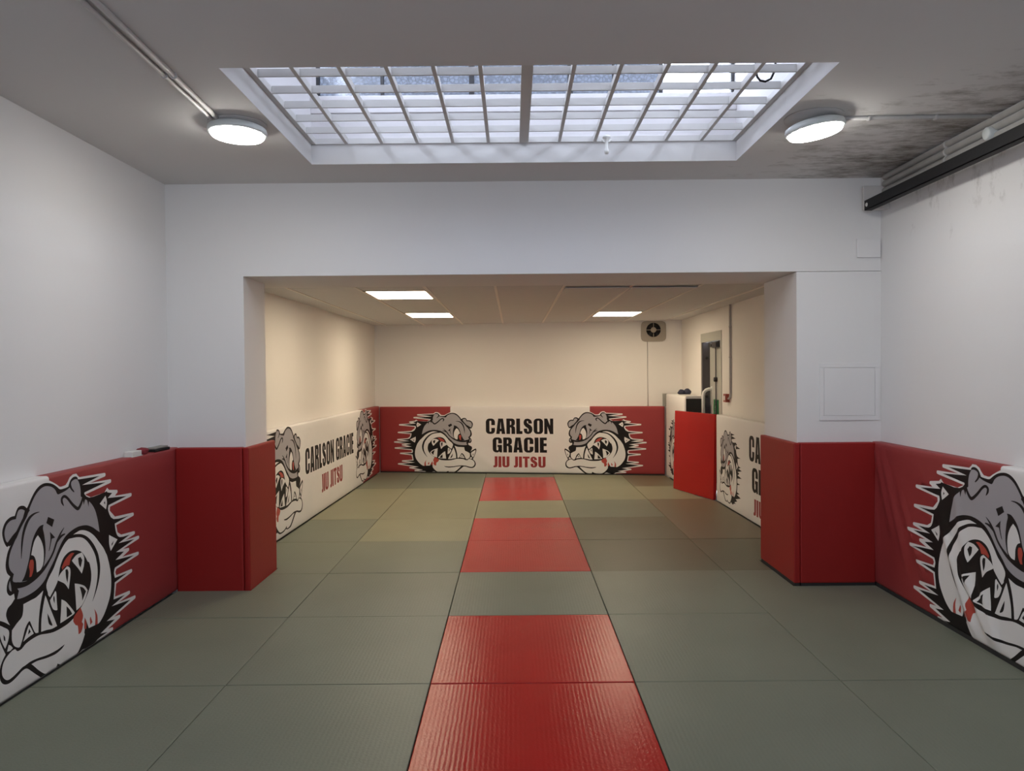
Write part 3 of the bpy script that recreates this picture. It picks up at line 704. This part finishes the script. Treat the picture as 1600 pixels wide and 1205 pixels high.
fm([(lx(Y[4]), Y[4]), (X1, Y[4]), (X1, Y[5]), (lx(Y[5]), Y[5])], 'green', 'green mat along the left back-room pad, below its CARLSON lettering')
fm([(lx(Y[5]), Y[5]), (X1, Y[5]), (X1, Y[7]), (lx(Y[7]), Y[7])], 'green2', 'long pale green mat along the left back-room pad, below GRACIE')
fm([(lx(Y[7]), Y[7]), (X1, Y[7]), (X1, by(X1)), (lx(11.2), by(lx(11.2)))], 'green', 'green mat in the far left corner of the back room')
fm(rc(X1, X2, Y[0], Y[1]), 'green', 'green mat left of the nearest red mat')
fm(rc(X1, X2, Y[1], Y[2]), 'green', 'green mat left of the second red mat from the front')
fm(rc(X1, X2, Y[2], Y[3]), 'green', 'green mat left of the first green mat in the centre strip')
fm(rc(X1, X2, Y[3], Y[4]), 'green', 'green mat left of the third red mat from the front')
fm(rc(X1, X2, Y[4], Y[5]), 'green2', 'green mat left of the fourth red mat from the front')
fm(rc(X1, X2, Y[5], Y[7]), 'green2', 'long pale green mat left of the second green centre mat')
fm([(X1, Y[7]), (X2, Y[7]), (X2, by(X2)), (X1, by(X1))], 'green', 'green mat at the end wall, left of the farthest red mat')
fm(rc(X2, X3, Y[0], Y[1]), 'redmat', 'glossy red mat nearest the camera in the centre strip')
fm(rc(X2, X3, Y[1], Y[2]), 'redmat', 'red mat second from the front with bright glints at both sides')
fm(rc(X2, X3, Y[2], Y[3]), 'green', 'green mat of the centre strip, between the second and third red mats')
fm(rc(X2, X3, Y[3], Y[4]), 'redmat', 'third red mat of the centre strip, nearer of the middle pair')
fm(rc(X2, X3, Y[4], Y[5]), 'redmat', 'fourth red mat of the centre strip, farther of the middle pair')
fm(rc(X2, X3, Y[5], Y[6]), 'green2', 'green mat of the centre strip, just before the farthest red mat')
fm(rc(X2, X3, Y[6], 10.60), 'redmat', 'farthest red mat, below the GRACIE lettering on the end wall')
fm([(X2, 10.60), (X3, 10.60), (X3, by(X3)), (X2, by(X2))], 'green', 'narrow green strip between the farthest red mat and the end wall pad')
fm(rc(X3, X4, Y[0], Y[1]), 'green', 'green mat right of the nearest red mat')
fm(rc(X3, X4, Y[1], Y[2]), 'green', 'green mat right of the second red mat from the front')
fm(rc(X3, X4, Y[2], Y[3]), 'green', 'green mat right of the first green mat in the centre strip')
fm(rc(X3, X4, Y[3], Y[4]), 'green3', 'green mat right of the third red mat from the front')
fm(rc(X3, X4, Y[4], Y[5]), 'green3', 'green mat right of the fourth red mat from the front')
fm(rc(X3, X4, Y[5], Y[6]), 'green', 'green mat right of the second green centre mat')
fm([(X3, Y[6]), (X4, Y[6]), (X4, by(X4)), (X3, by(X3))], 'green2', 'long green mat right of the farthest red mat')
fm(rc(X4, X5, Y[0] - 1, Y[1]), 'green', 'green mat beside the creased right bulldog pad, nearest in that row')
fm([(X4, Y[1]), (X5, Y[1]), (X5, YP - .002), (1.948, YP - .002), (1.948, Y[3]), (X4, Y[3])], 'green', 'long green mat beside the creased pad, notched at the right pier')
fm([(X4, Y[3]), (1.948, Y[3]), (1.948, 5.835), (2.372, 5.835), (2.360, Y[4]), (X4, Y[4])], 'green3', 'olive green mat just past the right pier')
fm([(X4, Y[4]), (2.360, Y[4]), (2.342, 8.50), (2.28, Y[6]), (X4, Y[6])], 'brown', 'long brownish mat along the right back-room pad')
fm([(X4, Y[6]), (2.27, Y[6]), (2.30, 8.58), (2.40, 8.6), (2.195, 9.47), (2.195, Y[7]), (X4, Y[7])][:2] + [(2.195, Y[6] + .25), (2.195, Y[7]), (X4, Y[7])], 'green2', 'pale olive mat at the foot of the leaning red mat')
fm([(X4, Y[7]), (2.195, Y[7]), (2.195, by(2.195)), (X4, by(X4))], 'brown', 'dark brown mat in the far right corner below the white block')
def inset(poly, d=.0022):
    cx = sum(p[0] for p in poly) / len(poly); n = len(poly); out = []
    for i in range(n):
        p0, p1, p2 = Vector(poly[i - 1]), Vector(poly[i]), Vector(poly[(i + 1) % n])
        a = (p1 - p0).normalized(); b = (p2 - p1).normalized(); na = Vector((-a.y, a.x)); nb = Vector((-b.y, b.x))
        m_ = na + nb; out.append(tuple(p1 + m_ * (d / max(.3, 1 + na.dot(nb)))))
    return out
rnd = random.Random(4)
for poly, k, label in mats:
    mb = MB(); h = rnd.uniform(-.0015, .0015)
    mb.prism(inset(poly), -.04, h, k, .004)
    c = (sum(p[0] for p in poly) / len(poly), sum(p[1] for p in poly) / len(poly), -.04)
    tag(mb.build('floor_mat', loc=c), label, 'mat', 'floor mats')

# ------------------------------------------------------------------ round ceiling lamps
def round_lamp(c, tilt, label, drop):
    t = empty('ceiling_lamp', (c[0], c[1], ZC), label, 'ceiling lamp', 'round ceiling lamps')
    R = Matrix.Rotation(tilt, 3, 'Y')
    mb = MB(); mb.lathe([(0, 0), (.15, 0), (.15, -.010), (.0, -.010)], 'greyc', (c[0], c[1], ZC)); mb.lathe([(.03, 0), (.03, -drop)], 'greyc', (c[0], c[1], ZC)); mb.build('shadow_plate', t)  # grey plate above the lamp stands in for its shadow ring; short stem included
    mb = MB(); mb.lathe([(0, .0), (.125, .0), (.148, -.012), (.153, -.030), (.150, -.042), (.136, -.044)], 'lampb', (c[0], c[1], ZC - drop), 48, R); mb.build('housing', t)
    mb = MB(); mb.lathe([(.1365, -.041), (.1365, -.052), (.130, -.060), (.10, -.066), (.05, -.069), (.0001, -.07)], 'lampe', (c[0], c[1], ZC - drop), 48, R); d = mb.build('diffuser', t); d['label'] = 'bright white diffuser'
    return t
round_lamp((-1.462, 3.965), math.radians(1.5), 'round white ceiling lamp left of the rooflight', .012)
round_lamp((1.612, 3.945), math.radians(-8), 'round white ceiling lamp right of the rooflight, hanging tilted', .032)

# panel lights of the back room
for cx, cy, lab in ((-1.048, 6.95, 'square ceiling panel light nearest the opening'), (-1.045, 9.38, 'square ceiling panel light at the far left, beyond another'), (1.33, 9.44, 'square ceiling panel light on the right, near the extractor fan')):
    t = empty('panel_light', (cx, cy, ZF), lab, 'panel light', 'panel lights of the back room')
    mb = MB(); w, g = .288, .022
    y0, y1 = cy - .36, cy + .36
    mb.box((cx - w, y0, ZF - .008), (cx - w + g, y1, ZF), 'tee', .002); mb.box((cx + w - g, y0, ZF - .008), (cx + w, y1, ZF), 'tee', .002)
    mb.box((cx - w, y0, ZF - .008), (cx + w, y0 + g, ZF), 'tee', .002); mb.box((cx - w, y1 - g, ZF - .008), (cx + w, y1, ZF), 'tee', .002); mb.build('frame', t)
    mb = MB(); mb.box((cx - w + g, y0 + g, ZF - .005), (cx + w - g, y1 - g, ZF - .001), 'panele'); d = mb.build('diffuser', t); d['label'] = 'glowing diffuser'

# two tiles that have slipped in their grid
for x0, x1, rx, lab in ((.46, 1.02, .018, 'slightly sagging ceiling tile, left of two near the opening'), (1.045, 1.612, .022, 'slightly sagging ceiling tile, right of two near the opening')):
    mb = MB(); mb.box((x0, 6.42, ZF - .006), (x1, 7.0, ZF + .004), 'tile', .001, Matrix.Rotation(rx, 3, 'X'), (x0, 7.0, ZF))
    tag(mb.build('ceiling_tile', loc=((x0 + x1) / 2, 6.7, ZF)), lab, 'ceiling tile')

# ------------------------------------------------------------------ rooflight security grille
g = empty('security_grille', (0.082, 3.995, 2.975), 'white painted steel grille of flat bars across the rooflight', 'grille')
gz0, gz1 = 2.975, 3.012
mb = MB(); fw = .028
mb.box((SX0, SY0, gz0), (SX0 + fw, SY1, gz1), 'grille', .002); mb.box((SX1 - fw, SY0, gz0), (SX1, SY1, gz1), 'grille', .002)
mb.box((SX0, SY0, gz0), (SX1, SY0 + fw, gz1), 'grille', .002); mb.box((SX0, SY1 - .012, gz0), (SX1, SY1, gz1), 'grille', .002); mb.build('frame', g)
NX = 12; sp = (SX1 - SX0) / NX
for i in range(1, NX):
    x = SX0 + i * sp; w = .029 if i == 6 else .0105
    mb = MB(); mb.box((x - w, SY0 + fw, gz0 - (.006 if i == 6 else 0)), (x + w, SY1 - .012, gz1), 'grille', .002); b = mb.build('center_bar' if i == 6 else 'long_bar', g)
    if i == 6: b['label'] = 'wide centre bar'
for k in range(1, 7):
    y = SY1 - .215 * k
    mb = MB(); mb.box((SX0 + fw, y - .005, gz0 + .002), (SX1 - fw, y + .005, gz1 + .004), 'grille', .0015); mb.build('cross_bar', g)

mb = MB(); hx, hy = .603, 4.675
mb.lathe([(.0001, 0), (.024, 0), (.026, -.012), (.012, -.02), (.010, -.045), (.009, -.075), (.013, -.085), (.015, -.10), (.010, -.112), (.0001, -.114)], 'white', (hx, hy, gz0 + .018), 20)
mb.tube([(hx - .03, hy, gz0 - .004), (hx - .018, hy, gz0 - .018), (hx, hy, gz0 - .022), (hx + .018, hy, gz0 - .018), (hx + .03, hy, gz0 - .004)], .005, 'white')
tag(mb.build('pendant_fitting', loc=(hx, hy, gz0)), 'small white fitting hanging from the far edge of the grille', 'fitting')
mb = MB(); cp = [(1.238, 3.72, 3.12), (1.226, 3.71, 3.05), (1.2255, 3.70, 3.0), (1.230, 3.70, 2.968), (1.245, 3.70, 2.950), (1.27, 3.70, 2.945), (1.298, 3.70, 2.958), (1.318, 3.70, 3.0), (1.322, 3.70, 3.05), (1.32, 3.72, 3.12)]
mb.tube(cp, .0055, 'steel', 8); tag(mb.build('cable_loop', loc=(1.26, 3.70, 2.94)), 'dark loop of cable dangling through the right side of the grille', 'cable')

# ------------------------------------------------------------------ pipes, rail and conduits of the front room
for z, r, lab in ((2.822, .019, 'highest of the three white pipes along the right wall, against the ceiling'), (2.777, .021, 'middle of the three white pipes along the right wall'), (2.731, .020, 'lowest of the three white pipes along the right wall, with the round box')):
    t = empty('wall_pipe', (2.56, YB + .1, z), lab, 'pipe', 'pipes along the right wall')
    mb = MB(); mb.tube([(2.558, YB + .02, z), (2.558, 5.075, z)], r, 'pipe', 16); mb.build('pipe', t)
    for y in (1.5, 2.9, 4.35):
        mb = MB(); mb.tube([(2.558, y - .012, z), (2.558, y + .012, z)], r + .004, 'pipe', 16); mb.box((2.558, y - .012, z - .012), (XR, y + .012, z + .012), 'pipe'); mb.build('clip', t)
mb = MB(); mb.lathe([(.0001, .022), (.028, .022), (.033, .017), (.034, 0), (.034, -.03)], 'lampb', (2.535, 3.93, 2.75), 28, Matrix.Rotation(-PI / 2, 3, 'Y'))
mb.box((2.55, 3.86, 2.722), (XR, 4.0, 2.742), 'pipe', .003)
tag(mb.build('junction_box', loc=(2.55, 3.93, 2.75)), 'round grey junction box on the lowest pipe by the right wall', 'junction box')
t = empty('steel_rail', (2.44, YB + .02, 2.60), 'dark steel rail running along the right wall under the white pipes', 'rail')
mb = MB(); mb.box((2.430, YB + .01, 2.600), (2.436, 5.10, 2.668), 'steel', .001); mb.box((2.430, YB + .01, 2.600), (2.480, 5.10, 2.606), 'steel', .001); mb.build('angle_bar', t)
mb = MB(); mb.box((2.474, YB + .01, 2.6065), (2.480, 5.10, 2.625), 'pipe'); b = mb.build('edge_strip', t); b['label'] = 'pale inner edge'
mb = MB(); mb.box((2.436, 5.07, 2.607), (XR, 5.11, 2.665), 'conduit', .002); mb.box((2.432, 5.112, 2.61), (XR - .0, 5.135, 2.775), 'conduit', .003); b = mb.build('end_bracket', t); b['label'] = 'white end bracket'
for y in (3.9, 2.5, 1.0):
    mb = MB(); mb.box((2.436, y - .02, 2.668 - .02), (XR, y + .02, 2.668 - .012), 'pipe'); mb.build('bracket', t)
mb = MB(); mb.lathe([(.0001, .006), (.010, .006), (.014, .002), (.014, 0)], 'white', (2.4295, 5.065, 2.634), 14, Matrix.Rotation(-PI / 2, 3, 'Y')); mb.build('bolt', t)

def conduit(name, pts, r, k, label, clips=(), group=None, cat='conduit', wallv=None):
    t = empty(name, pts[0], label, cat, group)
    mb = MB(); mb.tube(pts, r, k, 10); mb.build('tube', t)
    for c in clips:
        mb = MB(); a = Vector(c[0]); d = Vector(c[1]).normalized()
        mb.tube([a - d * .008, a + d * .008], r + .004, k, 12); mb.build('clip', t)
    return t
zc = ZC - .010
conduit('ceiling_conduit', [(-1.553, 3.84, zc), (-1.520, 2.63, zc), (-1.43, YB + .03, zc)], .0105, 'conduit', 'pale conduit along the ceiling to the left lamp, outer of the two', [((-1.538, 3.3, zc), (.027, -1, 0)), ((-1.51, 2.2, zc), (.027, -1, 0))], 'conduits to the left lamp')
conduit('ceiling_conduit', [(-1.520, 3.83, zc), (-1.472, 2.63, zc), (-1.36, YB + .03, zc)], .0125, 'conduit', 'pale conduit along the ceiling to the left lamp, inner of the two', [((-1.499, 3.3, zc), (.04, -1, 0)), ((-1.455, 2.2, zc), (.04, -1, 0))], 'conduits to the left lamp')
conduit('ceiling_conduit', [(1.755, 3.94, zc), (2.0, 3.935, zc), (2.54, 3.925, zc)], .011, 'pipe', 'short conduit from the right lamp to the wall pipes', [((1.90, 3.937, zc), (1, 0, 0)), ((2.25, 3.93, zc), (1, 0, 0))])

# access panels on the right pier
def access(x0, x1, z0, z1, label):
    y = YF - .005
    t = empty('access_panel', ((x0 + x1) / 2, y, z0), label, 'access panel')
    mb = MB(); g_ = .032
    mb.box((x0, y - .007, z0), (x1, y, z0 + g_), 'panelw', .002); mb.box((x0, y - .007, z1 - g_), (x1, y, z1), 'panelw', .002)
    mb.box((x0, y - .007, z0 + g_), (x0 + g_, y, z1 - g_), 'panelw', .002); mb.box((x1 - g_, y - .007, z0 + g_), (x1, y, z1 - g_), 'panelw', .002); mb.build('frame', t)
    mb = MB(); mb.box((x0 + g_ + .002, y - .0055, z0 + g_ + .002), (x1 - g_ - .002, y, z1 - g_ - .002), 'panelw', .002); mb.build('door', t)
access(2.155, 2.578, 1.150, 1.553, 'square white access panel on the right pier above the red pad')
mb = MB(); mb.box((2.418, YF - .018, 2.292), (2.583, YF - .0, 2.420), 'panelw', .003)
tag(mb.build('cover_plate', loc=(2.50, YF, 2.292)), 'small white cover plate on the beam near the right corner', 'cover plate')

# bits on the left pad's ledge
mb = MB(); mb.box((-2.428, 4.565, .999), (-2.368, 4.695, 1.003), 'white', .001); mb.box((-2.424, 4.575, 1.003), (-2.372, 4.690, 1.034), 'white', .004)
tag(mb.build('small_box', loc=(-2.40, 4.63, 1.0)), 'small white box on the ledge of the left wall pad', 'box')
mb = MB(); lump(mb, (-2.398, 4.76, 1.017), (.03, .055, .026), 'maroon', 11); tag(mb.build('cloth_scrap', loc=(-2.4, 4.76, 1.0)), 'dark red scrap of cloth beside the white box on the left ledge', 'cloth')
mb = MB(); mb.box((-2.430, 4.86, 1.0), (-2.368, 5.07, 1.018), 'steel', .005); mb.box((-2.428, 4.862, 1.019), (-2.372, 5.05, 1.030), 'greypad', .004)
tag(mb.build('flat_case', loc=(-2.40, 4.96, 1.0)), 'flat dark case at the corner end of the left pad ledge', 'case')

# ------------------------------------------------------------------ end wall: extractor fan and its cable
ang = math.atan2(bd.y, bd.x)
def onwall(x): return BA.y + (x - BA.x) * bd.y / bd.x
fx, fz = 2.053, 2.105
t = bpy.data.objects.new('extractor_fan', None); COL.objects.link(t); t.location = (fx, onwall(fx), fz)
tag(t, 'square beige extractor fan high on the end wall', 'fan')
def child(mb, name, parent=t):
    o = mb.build(name); o.parent = parent; return o
t.rotation_euler = (0, 0, ang)
mb = MB(); bm = bmesh.new(); N_ = 40; ro = .105; hw, hh, cz = .178, .150, -.012
inn = [bm.verts.new((ro * math.cos(2 * PI * i / N_), -.022, ro * math.sin(2 * PI * i / N_) + .008)) for i in range(N_)]
outp = []
for i in range(N_):
    a = 2 * PI * i / N_; c_, s_ = math.cos(a), math.sin(a); p_ = 6
    rr = 1 / ((abs(c_) ** p_ + abs(s_) ** p_) ** (1 / p_)); outp.append(bm.verts.new((rr * c_ * hw, -.022, rr * s_ * hh + cz)))
outb = [bm.verts.new((v.co.x * 1.01, 0, v.co.z)) for v in outp]
inb = [bm.verts.new((v.co.x, -.001, v.co.z)) for v in inn]
for i in range(N_):
    j = (i + 1) % N_
    bm.faces.new((inn[i], inn[j], outp[j], outp[i])); bm.faces.new((outp[i], outp[j], outb[j], outb[i])); bm.faces.new((inn[i], inb[i], inb[j], inn[j]))
mb.bm(bm, 'fan'); child(mb, 'plate')
mb = MB(); mb.lathe([(.0001, .001), (.104, .001), (.104, .004)], 'black', (0, 0, .008), 32, Matrix.Rotation(PI / 2, 3, 'X')); child(mb, 'duct')
mb = MB(); mb.lathe([(.0001, .030), (.034, .030), (.040, .024), (.040, .004)], 'fan', (0, 0, .008), 28, Matrix.Rotation(PI / 2, 3, 'X')); child(mb, 'hub')
for k in range(4):
    mb = MB(); mb.box((.038, -.026, .004), (.108, -.022, .012), 'fan'); s_ = child(mb, 'spoke'); s_.data.transform(Matrix.Translation((0, 0, -.008))); s_.data.transform(Matrix.Rotation(k * PI / 2, 4, 'Y')); s_.data.transform(Matrix.Translation((0, 0, .008)))
for k in range(5):
    a = 2 * PI * k / 5 + .3; mb = MB()
    p = [(.036, -.006), (.10, -.004), (.098, -.012), (.037, -.013)]
    vs = [(r_ * math.cos(a + da), yy, r_ * math.sin(a + da) + .008) for r_, yy, da in ((.036, -.006, -.3), (.100, -.006, -.25), (.100, -.014, .30), (.036, -.014, .3), (.036, -.004, -.3), (.100, -.004, -.25), (.100, -.012, .30), (.036, -.012, .3))]
    mb.add(vs, [(0, 1, 2, 3), (7, 6, 5, 4), (0, 4, 5, 1), (1, 5, 6, 2), (2, 6, 7, 3), (3, 7, 4, 0)], 'steel'); child(mb, 'blade')
cx_ = 1.965; cyw = onwall(cx_) - .005
conduit('fan_cable', [(cx_, cyw, 1.945), (cx_, cyw, 1.4), (cx_ + .004, cyw, 1.0)], .0045, 'greyc', 'thin cable running down the end wall from the extractor fan', cat='cable')

# ------------------------------------------------------------------ right wall of the back room: door, call point
d1 = bpy.data.objects.new('door_1', None); COL.objects.link(d1); d1.location = (XW + .1, (DY0 + DY1) / 2, 0)
tag(d1, 'grey steel emergency door in the right wall of the back room', 'door', kind='structure')
bpy.context.view_layer.update()
mb = MB()
mb.box((XW - .008, DY0 - .012, DZ - .10), (XW + .03, DY1 + .012, DZ + .012), 'doorg', .003); mb.box((XW - .008, DY0 - .012, 0), (XW + .03, DY0 + .03, DZ - .10), 'doorg', .003)
mb.box((XW - .006, DY1 - .012, 0), (XW + .005, DY1 + .012, DZ - .10), 'doorg', .003); mb.build('door_frame', d1)
mb = MB(); mb.box((XW + .005, DY1 - .035, 0), (XW + .12, DY1, DZ - .10), 'doord', .002)
b = mb.build('jamb', d1); b['label'] = 'dark inner jamb'
mb = MB(); mb.box((XW + .10, DY0, 0), (XW + .145, DY1, DZ - .06), 'doorg', .003); mb.build('leaf', d1)
for z in (1.675, 1.18):
    mb = MB(); mb.lathe([(.0001, .008), (.018, .008), (.020, 0)], 'black', (XW + .06, DY1 - .034, z), 14, Matrix.Rotation(PI / 2, 3, 'X')); mb.build('bolt', d1)
mb = MB(); mb.tube([(XW + .085, 9.22, .1), (XW + .085, 9.22, 1.86)], .008, 'doord', 8); mb.lathe([(.0001, .04), (.026, .04), (.03, .03), (.03, 0)], 'black', (XW + .10, 9.22, 1.40), 16, Matrix.Rotation(-PI / 2, 3, 'Y')); b = mb.build('latch_rod', d1); b['label'] = 'dark vertical latch rod with a round knob'
mb = MB(); mb.box((XW + .04, 9.05, 1.80), (XW + .10, 9.24, 1.875), 'black', .006); mb.box((XW + .05, 9.30, 1.81), (XW + .10, 9.44, 1.875), 'black', .006); mb.tube([(XW + .06, 9.35, 1.85), (XW + .05, 9.1, 1.86), (XW + .05, 8.9, 1.865)], .012, 'black', 8); mb.build('door_closer', d1)
mb = MB(); pts = [(XW + .10, 9.46, 1.275), (XW + .06, 9.46, 1.275), (XW + .025, 9.46, 1.262), (XW - .001, 9.46, 1.235), (XW - .012, 9.46, 1.19), (XW - .012, 9.46, .70)]
mb.tube(pts, .021, 'white', 14); mb.box((XW + .092, 9.43, .62), (XW + .10, 9.49, 1.31), 'white', .003); b = mb.build('door_handle', d1); b['label'] = 'white curved pull handle'
mb = MB(); xs = XW + .094
mb.box((xs, 9.145, .88), (xs + .006, 9.36, 1.148), 'greens', .002)
def mark(y0, y1, z0, z1): mb.box((xs - .001, y0, z0), (xs + .001, y1, z1), 'white')
mark(9.22, 9.29, 1.015, 1.022); mark(9.22, 9.29, .985, .992); mb.add([(xs - .001, 9.29, .992), (xs - .001, 9.275, .992), (xs - .001, 9.22, 1.015), (xs - .001, 9.235, 1.015)], [(0, 1, 2, 3)], 'white')
mark(9.22, 9.285, 1.062, 1.069); mark(9.22, 9.285, 1.048, 1.054); mark(9.22, 9.285, 1.034, 1.040); mark(9.278, 9.290, 1.034, 1.069)
mark(9.22, 9.29, 1.098, 1.104); mark(9.25, 9.258, 1.082, 1.104); mark(9.228, 9.284, 1.082, 1.087)
b = mb.build('exit_sign', d1); b['label'] = 'small green sign with white marks'
t = empty('fire_call_point', (XW, 8.395, 1.15), 'small red fire call point on the right wall beside the grey door', 'call point')
mb = MB(); mb.box((XW - .045, 8.345, 1.15), (XW, 8.445, 1.245), 'redp', .005); mb.build('body', t)
mb = MB(); mb.box((XW - .047, 8.37, 1.172), (XW - .044, 8.42, 1.222), 'white', .001); mb.build('face_plate', t)
conduit('wall_conduit', [(XW - .014, 8.27, 2.248), (XW - .014, 8.27, 1.235), (XW - .014, 8.29, 1.20), (XW - .014, 8.35, 1.19)], .012, 'greyc', 'grey conduit running down the right wall to the fire call point', [((XW - .014, 8.27, 2.0), (0, 0, 1)), ((XW - .014, 8.27, 1.66), (0, 0, 1))])
